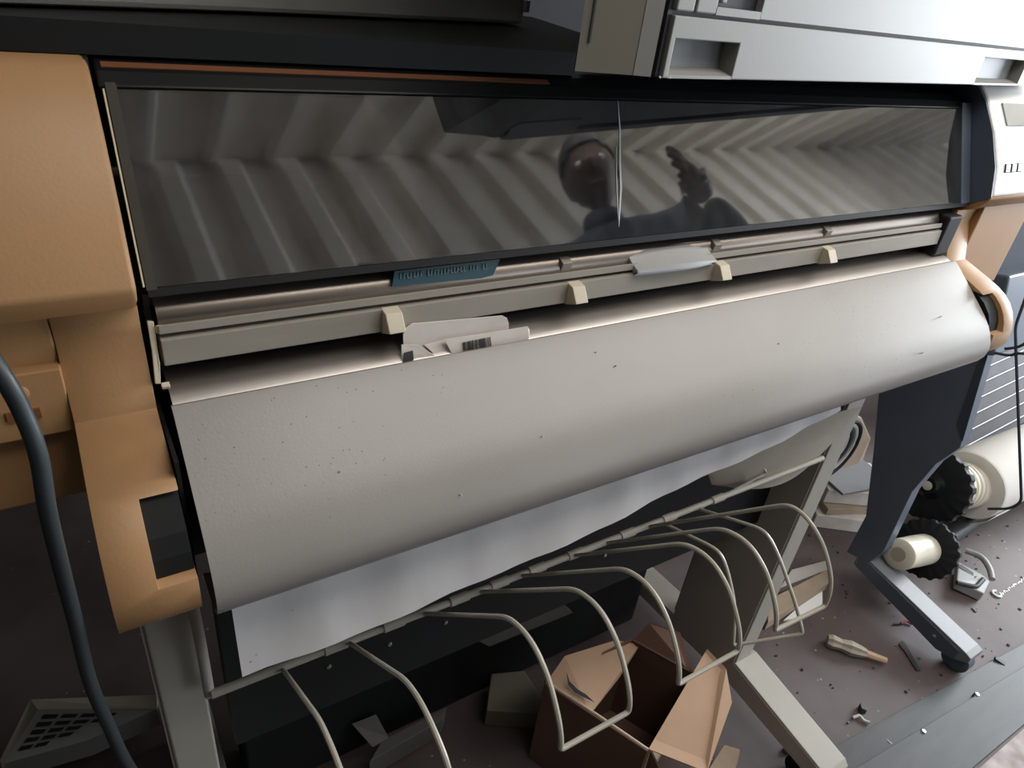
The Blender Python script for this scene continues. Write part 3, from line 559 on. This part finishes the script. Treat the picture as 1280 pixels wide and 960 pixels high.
obj('loose_end', sheet([[tuple(r1 + axr * (0.002 + sx) + Vector((0.0, -math.sin(a) * 0.102, -math.cos(a) * 0.102 + 0.0)) + Vector((0, -0.02 * k / 4, -0.012 * k / 4))) for sx in (0, 0.06, 0.12 - 0.02 * k)] for k, a in enumerate([1.2, 0.9, 0.6, 0.4, 0.25])], (0, -0.0008, -0.0004)), 'roll', RL, smooth=True)

# ================= ribbed panel, wire rack on the right edge
RP = thing('ribbed_panel', 'light grey appliance panel with raised ribs beyond the right end of the cover', 'panel', (2.45, 0.8, 0.3))
pa, pb, pd = Vector((2.3113, 0.7200, 0.0075)), Vector((2.7204, 0.9500, 0.3741)), Vector((3.7667, 0.7200, 0.1208)); pc = pb + (pd - pa)
obj('panel', slab([pa, pb, pc, pd], (0, 0.03, -0.01)), 'rib', RP)
for i in range(9):
    t = i / 9 + 0.06; a = pa.lerp(pb, t); b = pd.lerp(pc, t)
    obj('rib', tube([a + Vector((0, -0.002, 0.001)), b + Vector((0, -0.002, 0.001))], 0.0035, 8), 'foot', RP, smooth=True)
WR = thing('wire_rack', 'thin dark wire rack at the right edge of the picture', 'rack', (1.5, 0.4, 0.6))
for pts in ([(1.2000, 0.3872, 0.9164), (1.2000, 0.3807, 0.8709), (1.2000, 0.3627, 0.8353), (1.2000, 0.2515, 0.6196), (1.2000, 0.2603, 0.5989), (1.2000, 0.2855, 0.5784)],
            [(1.2000, 0.3886, 0.8203), (1.2000, 0.3677, 0.8256), (1.2000, 0.3602, 0.8352), (1.2000, 0.3371, 0.8433)], [(1.2000, 0.3784, 0.8328), (1.2000, 0.3611, 0.8446), (1.2000, 0.3478, 0.8775)]):
    obj('rod', tube(roundpath(pts, 0.01), 0.0022, 8), 'bluegrey', WR, smooth=True)

# ================= clutter behind the right leg
KB = thing('kraft_pack', 'crumpled brown kraft packaging behind the right leg', 'packaging', (1.6, 0.8, 0.4))
obj('wrap', slab([(1.6942, 0.8000, 0.3395), (1.7766, 0.7900, 0.2905), (1.8594, 0.7800, 0.2049), (1.8752, 0.7800, 0.1117), (1.8069, 0.7600, 0.0263), (1.6725, 0.7700, 0.1182), (1.6067, 0.8000, 0.2832)], (0.01, 0.05, 0)), 'kraft', KB, bevel=0.004)
CR = thing('cable_coil', 'grey black coil of cable lying against the kraft packaging', 'cable', (1.6251, 0.7450, 0.2355))
for k, (r, m_) in enumerate(((0.098, 'black'), (0.085, 'leg_side'), (0.072, 'cable'), (0.059, 'leg_side'))):
    c = Vector((1.5926, 0.7350, 0.2734)) + Vector((0, 0.004 * k, 0))
    pts = [c + Vector((math.cos(a) * r * 0.9, 0, math.sin(a) * r * 0.9)) for a in [2 * math.pi * i / 40 for i in range(41)]]
    obj('loop', tube(pts, 0.0065, 8), m_, CR, smooth=True)
bx_ = [((1060, 622), (1088, 602), (1075, 640), (1040, 632), 'leg_side')]
for (zb, hgt, cx, cy, rz, m_, lab) in ((0.001, 0.045, 1.740, 0.730, -0.62, 'carton', 'lowest pale ream of the stack behind the right leg'), (0.048, 0.022, 1.755, 0.745, -0.38, 'kraft', 'thin brown covered book in the middle of the stack behind the right leg'), (0.072, 0.046, 1.768, 0.750, -0.55, 'carton', 'topmost pale ream of the stack behind the right leg'), (0.120, 0.008, 1.765, 0.755, -0.20, 'copier_recess', 'thin grey folder lying on the topmost ream')):
    tag(obj('paper_ream', obox((cx, cy, zb + hgt / 2), (0.19, 0.15, hgt), (0, 0, rz)), m_, None, bevel=0.002), lab, 'paper stack')
# wooden board and white plate on the floor beside the hoops
tag(obj('wooden_board', slab([(1.2499, 0.5809, 0.0300), (1.4791, 0.5801, 0.0300), (1.4439, 0.5495, 0.0300), (1.1950, 0.5344, 0.0300)], (0, 0, -0.028)), 'kraft', None, bevel=0.001), 'brown board on the floor seen through the rightmost hoop', 'board')
tag(obj('white_card', slab([(1.2608, 0.5320, 0.0060), (1.4466, 0.5608, 0.0060), (1.3933, 0.5211, 0.0060), (1.3038, 0.5188, 0.0060)], (0, 0, -0.005)), 'white', None), 'white card lying on the floor below the brown board', 'card')
tag(obj('mesh_mat', slab([(1.3203, 0.5985, 0.0200), (1.4021, 0.6270, 0.0200), (1.5262, 0.6056, 0.0200), (1.4912, 0.5849, 0.0200)], (0, 0, -0.018)), 'leg_side', None), 'dark grey scrap behind the brown board', 'scrap')

# ================= open cardboard box on the floor
CB = thing('cardboard_box', 'open torn brown cardboard box on the floor under the wire bin', 'box', (0.75, 0.55, 0.0))
zr = 0.22
A, D, Cc, Bb = Vector((0.5417, 0.5405, 0.2200)), Vector((0.6203, 0.3662, 0.2200)), Vector((0.7877, 0.4354, 0.2200)), Vector((0.7348, 0.5412, 0.2200))
def wall(a, b, m, name, th=0.004):
    n = Vector((b.y - a.y, a.x - b.x, 0)).normalized() * th
    return obj(name, slab([a, b, Vector((b.x, b.y, 0.002)), Vector((a.x, a.y, 0.002))], n), m, CB)
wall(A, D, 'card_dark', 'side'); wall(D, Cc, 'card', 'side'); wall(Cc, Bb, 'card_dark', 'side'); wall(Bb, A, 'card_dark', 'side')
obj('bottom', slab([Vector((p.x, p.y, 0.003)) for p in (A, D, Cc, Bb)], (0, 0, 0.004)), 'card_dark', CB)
obj('top_edge', tube([A + Vector((0, 0, 0.001)), A.lerp(D, 0.5) + Vector((0.001, 0.002, 0)), D], 0.0025, 6), 'card_edge', CB)
obj('right_flap', slab([D + Vector((0.001, 0, 0.001)), Cc, Vector((0.8180, 0.4439, 0.2600)), Vector((0.8268, 0.4021, 0.2500)), Vector((0.8014, 0.3579, 0.2300)), Vector((0.6935, 0.3000, 0.2000))], (0.001, 0.001, -0.004)), 'card', CB, label='bright outward bent flap')
lf = obj('left_flap', slab([A, Vector((0.5953, 0.5640, 0.2300)), Vector((0.7074, 0.5548, 0.2200)), Vector((0.7486, 0.5313, 0.2100)), Vector((0.6783, 0.5014, 0.2000)), Vector((0.5776, 0.4611, 0.2150))], (0, 0, -0.004)), 'card', CB, label='inner flap with a black tear')
obj('tear', slab([(0.5782, 0.5354, 0.2315), (0.5730, 0.5184, 0.2300), (0.5772, 0.5004, 0.2285), (0.5849, 0.4876, 0.2270), (0.5896, 0.4691, 0.2265), (0.5798, 0.4832, 0.2275), (0.5698, 0.4973, 0.2288), (0.5667, 0.5144, 0.2305)], (0, 0, 0.0008)), 'ink', lf)
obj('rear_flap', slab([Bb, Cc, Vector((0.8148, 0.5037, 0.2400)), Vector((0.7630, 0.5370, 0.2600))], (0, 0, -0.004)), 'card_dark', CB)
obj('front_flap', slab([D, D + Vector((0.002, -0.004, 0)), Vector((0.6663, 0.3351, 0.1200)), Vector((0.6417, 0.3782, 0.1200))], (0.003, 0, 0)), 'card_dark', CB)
tag(obj('torn_packaging', slab([(0.7972, 0.3454, 0.0500), (0.8543, 0.3632, 0.0600), (0.8836, 0.3441, 0.0500), (0.8625, 0.3291, 0.0400), (0.8068, 0.3073, 0.0300)], (0.002, 0, -0.03)), 'kraft', None, bevel=0.003), 'grey brown scrap of packaging beside the right side of the cardboard box', 'scrap')
# cream carton and bracket in the dark
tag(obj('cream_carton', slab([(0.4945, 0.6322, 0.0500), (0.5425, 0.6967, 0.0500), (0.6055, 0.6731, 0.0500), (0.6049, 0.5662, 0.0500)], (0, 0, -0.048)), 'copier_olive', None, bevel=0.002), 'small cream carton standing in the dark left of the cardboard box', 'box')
BK = thing('metal_bracket', 'dark grey angled metal bracket lying in the dark under the plotter', 'bracket', (0.3354, 0.6683, 0.0100))
obj('tray', slab([(0.2633, 0.6366, 0.0600), (0.2974, 0.6624, 0.0600), (0.4267, 0.6670, 0.0600), (0.4073, 0.6482, 0.0600)], (0, 0, -0.05)), 'interior', BK, bevel=0.001)
obj('plate', slab([(0.2523, 0.6911, 0.1000), (0.2956, 0.6890, 0.1000), (0.3091, 0.6613, 0.0600), (0.2777, 0.6579, 0.0600)], (0, 0.002, -0.003)), 'interior', BK)
tag(obj('dark_fill_box', box((0.08, 0.70, 0.002), (0.93, 0.80, 0.30)), 'black', None, bevel=0.004), 'black box added to keep the space under the plotter dark', 'filler')  # black box added where there is only deep shadow

# ================= old printer at lower left
OP = thing('old_printer', 'dusty cream printer with vent slots on the floor at lower left', 'printer', (-0.15, 0.85, 0.0))
pz = 0.06
a, b, c, d = Vector((-0.2081, 0.9799, 0.1000)), Vector((-0.0256, 0.8969, 0.1000)), Vector((-0.0305, 0.8910, 0.0700)), Vector((-0.2027, 0.9795, 0.0700))
e, f = Vector((-0.2573, 0.9126, 0.0500)), Vector((-0.1385, 0.8966, 0.0500))
obj('rim', slab([a, b, c, d], (0, 0, -0.02)), 'beige_pale', OP, bevel=0.001)
obj('panel', slab([d, c, f, e], (0, 0, -0.045)), 'copier', OP)
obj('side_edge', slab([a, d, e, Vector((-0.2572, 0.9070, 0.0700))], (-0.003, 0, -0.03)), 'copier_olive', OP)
for r in range(5):
    for k in range(4 - r // 2):
        u0 = 0.08 + k * 0.17 ; v0 = 0.12 + r * 0.15
        def pq(u, v): return d.lerp(c, u).lerp(e.lerp(f, u), v) + Vector((0, 0, 0.001))
        if r >= 2 and k >= 3: continue
        obj('vent_slot', slab([pq(u0, v0), pq(u0 + 0.13, v0), pq(u0 + 0.13, v0 + 0.08), pq(u0, v0 + 0.08)], (0, 0, -0.0008)), 'black', OP)

# ================= cable hanging in front at left
pts = smoothpath([(-0.0510, 0.3600, 1.0949), (-0.0396, 0.3400, 1.0699), (-0.0351, 0.3350, 1.0489), (-0.0335, 0.3300, 1.0263), (-0.0364, 0.3300, 0.9920), (-0.0391, 0.3400, 0.9415), (-0.0415, 0.3500, 0.8895), (-0.0446, 0.3600, 0.8263), (-0.0434, 0.3700, 0.7636), (-0.0390, 0.3800, 0.6839), (-0.0192, 0.4000, 0.5082)], 8)
tag(obj('power_cable', tube(pts, 0.0042, 12), 'cable', None, smooth=True), 'thick blue grey cable hanging down in front of the left end cover', 'cable')

# ================= metal channel and tiles on the floor in front
CH = thing('floor_channel', 'dark metal floor channel with screws along the bottom right corner', 'channel', (1.5, 0.17, 0))
a, b = Vector((0.9639, 0.2803, 0.0060)), Vector((1.8644, 0.2013, 0.0060)); c, d = Vector((1.6271, 0.0992, 0.0060)), Vector((1.2105, 0.1067, 0.0060))
m1, m2 = a.lerp(d, 0.33), b.lerp(c, 0.33)
obj('flange', slab([a, b, m2, m1], (0, 0, -0.005)), 'channel', CH, bevel=0.0004)
obj('web', slab([m1 + Vector((0, 0, 0.006)), m2 + Vector((0, 0, 0.006)), c, d], (0, 0, -0.008)), 'channel', CH, bevel=0.0006)
for q in ((1.4909, 0.1904, 0.0120), (1.2905, 0.1987, 0.0120)):
    obj('screw', lathe(Vector(q) - Vector((0, 0, 0.006)), (0.1, -0.1, 1), [(0, 0.006), (0.005, 0.006), (0.008, 0.004), (0.0085, 0.0)], 14), 'screw', CH, smooth=True)
struct('trim_1', slab([(1.6300, 0.0956, 0.0030), (1.2130, 0.0988, 0.0030), (1.2786, -0.0248, 0.0030), (1.7427, -0.0008, 0.0030)], (0, 0, -0.002)), 'tile')

# ================= litter on the floor
def litter(name, px, lab, cat, bm, m, **k): return tag(obj(name, bm, m, None, **k), lab, cat)
q = Vector((1.3425, 0.3936, 0.0120))
TR = thing('wrapped_stub', 'crumpled tape wrapped wooden stub lying on the floor between the two feet', 'scrap', (q.x, q.y, 0))
ax = (Vector((1.3813, 0.3408, 0.0120)) - Vector((1.3025, 0.4427, 0.0120)))
obj('wrap', lathe(Vector((1.3004, 0.4420, 0.0140)), ax, [(0, 0.012), (0.01, 0.016), (0.03, 0.013), (0.05, 0.017), (0.07, 0.014), (0.085, 0.010)], 14, wob=lambda k: 1 + 0.14 * math.sin(k * 2.7)), 'corehole', TR)
obj('wood_tip', lathe(Vector((1.3004, 0.4420, 0.0140)) + ax.normalized() * 0.08, ax, [(0, 0.009), (ax.length - 0.08, 0.007)], 8), 'card', TR)
litter('rubber_stub', 0, 'small dark square cap on the floor right of the plotter foot', 'scrap', obox(Vector((1.2226, 0.2935, 0.0070)), (0.016, 0.012, 0.012), (0.1, 0.2, 0.7)), 'ink', bevel=0.001)
litter('bent_clip', 0, 'bent grey clip on the floor below the dark square cap', 'scrap', tube(roundpath([(1.1876, 0.2914, 0.0040), (1.2035, 0.2878, 0.0060), (1.2032, 0.2753, 0.0040), (1.2100, 0.2671, 0.0050)], 0.003), 0.0032, 8), 'leg_side', smooth=True)
litter('round_cap', 0, 'small round grey cap on the floor left of the plotter foot', 'scrap', lathe((1.0018, 0.3104, 0.0000), (0, 0, 1), [(0, 0.008), (0.006, 0.008), (0.008, 0.006), (0.009, 0.0)], 18), 'copier_recess', smooth=True)
litter('black_sliver', 0, 'thin black forked sliver on the floor left of the caster', 'scrap', slab([(1.4831, 0.3603, 0.0040), (1.4788, 0.3474, 0.0040), (1.4415, 0.2892, 0.0040), (1.4326, 0.2937, 0.0040), (1.4573, 0.3383, 0.0040), (1.4644, 0.3570, 0.0040)], (0, 0, -0.003)), 'ink')
litter('red_wire_end', 0, 'tiny red wire end beside the silver foot', 'wire', tube([(1.5283, 0.3923, 0.0040), (1.5465, 0.3895, 0.0060), (1.5528, 0.3776, 0.0040)], 0.003, 8), 'red', smooth=True)
litter('black_wire_end', 0, 'tiny black wire end beside the red one', 'wire', tube([(1.5098, 0.3996, 0.0030), (1.5271, 0.3911, 0.0030)], 0.002, 8), 'ink')
litter('dark_chip', 0, 'dark chip on the floor at the edge of the metal channel near the caster', 'scrap', obox(Vector((1.6435, 0.2128, 0.0050)), (0.012, 0.022, 0.008), (0.2, 0.1, 0.4)), 'ink', bevel=0.001)
litter('curled_shaving', 0, 'curled grey shaving on the floor just above the left screw', 'scrap', tube(smoothpath([(1.2102, 0.2312, 0.0030), (1.2068, 0.2195, 0.0060), (1.2142, 0.2139, 0.0030), (1.2324, 0.2236, 0.0030)], 4), 0.0016, 6), 'leg_side')
litter('white_ring', 0, 'small white snap ring on the floor at right', 'ring', tube([Vector((1.8732, 0.3297, 0.0030)) + Vector((math.cos(a) * 0.010, math.sin(a) * 0.010, 0)) for a in [0.6 + 5.0 * i / 16 for i in range(17)]], 0.003, 8), 'white', smooth=True)
bm = bmesh.new()
random.seed(8)
pa_, pb_ = Vector((1.8890, 0.3241, 0.0010)), Vector((2.0516, 0.3207, 0.0010))
for i in range(26):
    c_ = pa_.lerp(pb_, i / 25) + Vector((random.uniform(-.003, .003), random.uniform(-.003, .003), 0)); obox(c_, (random.uniform(.003, .008), .003, .0012), (0, 0, random.uniform(0, 3)), bm)
o = tag(obj('paint_crumbs', bm, 'white'), 'line of white paint crumbs on the floor beside the snap ring', 'crumbs'); o['kind'] = 'stuff'
random.seed(21)
bm = bmesh.new()
for i in range(260):
    x = random.uniform(0.98, 2.3); y = random.uniform(0.14, 0.75); s = random.uniform(0.0015, 0.0055)
    obox((x, y, s * 0.3), (s, s * random.uniform(0.4, 1.6), s * 0.5), (random.uniform(-.4, .4), random.uniform(-.4, .4), random.uniform(0, 3)), bm)
o = tag(obj('floor_grit', bm, 'ink'), 'fine dark grit and crumbs scattered over the dusty floor', 'grit'); o['kind'] = 'stuff'
# white plastic clamp with a handle
q = Vector((1.8646, 0.3990, 0.0200))
CL = thing('plastic_clamp', 'pale grey plastic roll holder with a loop handle on the floor below the toothed hub', 'holder', (q.x, q.y, 0))
obj('handle', tube(roundpath([(1.9193, 0.4500, 0.0300), (1.9318, 0.4123, 0.0350), (1.9013, 0.3754, 0.0350), (1.8752, 0.3559, 0.0300)], 0.02), 0.008, 10), 'copier', CL, smooth=True)
obj('block', slab([(1.8458, 0.4332, 0.0350), (1.8562, 0.3781, 0.0350), (1.8646, 0.3548, 0.0300), (1.7993, 0.3386, 0.0300), (1.7681, 0.3957, 0.0350)], (0, 0, -0.028)), 'copier', CL, bevel=0.003)
obj('slot', slab([(1.8406, 0.4245, 0.0365), (1.8422, 0.3802, 0.0365), (1.8287, 0.3774, 0.0365), (1.8238, 0.4198, 0.0365)], (0, 0, -0.001)), 'ink', CL)
obj('black_rim', tube(roundpath([(1.7637, 0.3929, 0.0340), (1.7962, 0.3595, 0.0340), (1.8455, 0.3659, 0.0340)], 0.01), 0.006, 8), 'ink', CL, smooth=True)

# ================= the photographer, standing behind the camera, seen only as a reflection in the smoked window
PS = thing('person', 'person in dark blue clothes reflected in the smoked window, one arm held out', 'person', (1.22, -0.42, 0.0))
def skin(name, nodes, edges, m, root=0, lv=2):
    me = bpy.data.meshes.new(name); me.from_pydata([Vector(n[0]) - PS.location for n in nodes], edges, []); 
    o = bpy.data.objects.new(name, me); C.objects.link(o); o.parent = PS
    sk = o.modifiers.new('s', 'SKIN'); sk.use_smooth_shade = True
    if not me.skin_vertices: me.attributes.new('skin', 'FLOAT', 'POINT')
    for i, n in enumerate(nodes): me.skin_vertices[0].data[i].radius = n[1]
    me.skin_vertices[0].data[root].use_root = True
    sb = o.modifiers.new('d', 'SUBSURF'); sb.levels = lv; sb.render_levels = lv
    me.materials.append(M[m]); return o
nodes = [((1.22, -0.42, 0.95), (0.15, 0.11)), ((1.22, -0.42, 1.15), (0.14, 0.10)), ((1.21, -0.41, 1.36), (0.17, 0.11)), ((1.20, -0.40, 1.47), (0.06, 0.06)), ((1.19, -0.38, 1.53), (0.055, 0.055)),
  ((1.04, -0.52, 1.42), (0.06, 0.06)), ((0.86, -0.48, 1.22), (0.045, 0.045)), ((0.66, -0.36, 1.30), (0.034, 0.034)), ((0.58, -0.31, 1.33), (0.03, 0.03)),
  ((1.36, -0.30, 1.42), (0.06, 0.06)), ((1.44, -0.20, 1.18), (0.045, 0.045)), ((1.30, -0.10, 1.30), (0.034, 0.034)), ((1.22, -0.08, 1.36), (0.03, 0.03)),
  ((1.13, -0.46, 0.86), (0.095, 0.10)), ((1.12, -0.46, 0.50), (0.06, 0.065)), ((1.12, -0.48, 0.10), (0.04, 0.045)), ((1.07, -0.38, 0.04), (0.04, 0.035)),
  ((1.31, -0.38, 0.86), (0.095, 0.10)), ((1.33, -0.37, 0.50), (0.06, 0.065)), ((1.34, -0.39, 0.10), (0.04, 0.045)), ((1.29, -0.29, 0.04), (0.04, 0.035))]
edges = [(0, 1), (1, 2), (2, 3), (3, 4), (2, 5), (5, 6), (6, 7), (7, 8), (2, 9), (9, 10), (10, 11), (11, 12), (0, 13), (13, 14), (14, 15), (15, 16), (0, 17), (17, 18), (18, 19), (19, 20)]
skin('body', nodes, edges, 'cloth')
hd = bmesh.new(); bmesh.ops.create_uvsphere(hd, u_segments=28, v_segments=20, radius=1.0)
for v in hd.verts:
    p = v.co; q_ = Vector((p.x * 0.068, p.y * 0.086, p.z * 0.106))
    if p.z < 0: q_.x *= 1 + 0.25 * p.z; q_.y *= 1 + 0.18 * p.z
    if p.y > 0.93 and -0.25 < p.z < 0.12: q_.y += 0.018 * (1 - abs(p.x) * 3 if abs(p.x) < 0.33 else 0)
    v.co = q_
bmesh.ops.rotate(hd, verts=hd.verts, cent=(0, 0, 0), matrix=Matrix.Rotation(math.radians(35), 3, 'Z')); bmesh.ops.translate(hd, verts=hd.verts, vec=(1.19, -0.37, 1.615))
obj('head', hd, 'skin', PS, smooth=True)
hr = bmesh.new(); bmesh.ops.create_uvsphere(hr, u_segments=28, v_segments=20, radius=1.0)
bmesh.ops.delete(hr, geom=[v for v in hr.verts if v.co.z < -0.1 + 0.55 * v.co.y], context='VERTS')
for v in hr.verts: v.co = Vector((v.co.x * 0.078, v.co.y * 0.095, v.co.z * 0.115))
bmesh.ops.rotate(hr, verts=hr.verts, cent=(0, 0, 0), matrix=Matrix.Rotation(math.radians(35), 3, 'Z')); bmesh.ops.translate(hr, verts=hr.verts, vec=(1.19, -0.375, 1.62))
obj('hair', hr, 'ink', PS, smooth=True)
for sx in (-1, 1):
    rm = Matrix.Rotation(math.radians(35), 3, 'Z'); e_ = bmesh.new(); bmesh.ops.create_uvsphere(e_, u_segments=12, v_segments=8, radius=0.011)
    bmesh.ops.translate(e_, verts=e_.verts, vec=Vector((1.19, -0.37, 1.615)) + rm @ Vector((0.028 * sx, 0.071, 0.004))); obj('eye', e_, 'white', PS, smooth=True)
    e_ = bmesh.new(); bmesh.ops.create_uvsphere(e_, u_segments=12, v_segments=8, radius=1.0)
    for v in e_.verts: v.co = Vector((1.19, -0.37, 1.605)) + rm @ (Vector((v.co.x * 0.008, v.co.y * 0.018, v.co.z * 0.030)) + Vector((0.069 * sx, -0.005, 0)))
    obj('ear', e_, 'skin', PS, smooth=True)
rm = Matrix.Rotation(math.radians(35), 3, 'Z'); c_ = Vector((1.19, -0.37, 1.615)) + rm @ Vector((0, 0.070, -0.052))
obj('mouth', obox(c_, (0.040, 0.008, 0.008), (0, 0, math.radians(35))), 'card_dark', PS, bevel=0.002)
for (w0, dr_) in ((Vector((0.58, -0.31, 1.33)), Vector((-0.85, 0.45, 0.1)).normalized()), (Vector((1.22, -0.08, 1.36)), Vector((-0.6, 0.3, 0.5)).normalized())):
    sd = Vector((0, 0, 1)); nn = [(w0, (0.026, 0.02)), (w0 + dr_ * 0.045, (0.034, 0.018)), (w0 + dr_ * 0.085, (0.034, 0.014))]; ee = [(0, 1), (1, 2)]
    for f_ in range(4):
        b0 = w0 + dr_ * 0.085 + sd * (0.028 - 0.019 * f_); l_ = (0.070, 0.080, 0.074, 0.058)[f_]; k_ = len(nn)
        nn += [(b0, (0.009, 0.009)), (b0 + dr_ * l_ * 0.5 , (0.0085, 0.0085)), (b0 + dr_ * l_ * 0.85 - dr_.cross(sd) * 0.015, (0.007, 0.007))]; ee += [(2, k_), (k_, k_ + 1), (k_ + 1, k_ + 2)]
    k_ = len(nn); b0 = w0 + dr_ * 0.03 + sd * 0.035
    nn += [(b0, (0.011, 0.011)), (b0 + dr_ * 0.03 + sd * 0.02, (0.009, 0.009))]; ee += [(1, k_), (k_, k_ + 1)]
    skin('hand', nn, ee, 'skin', lv=1)
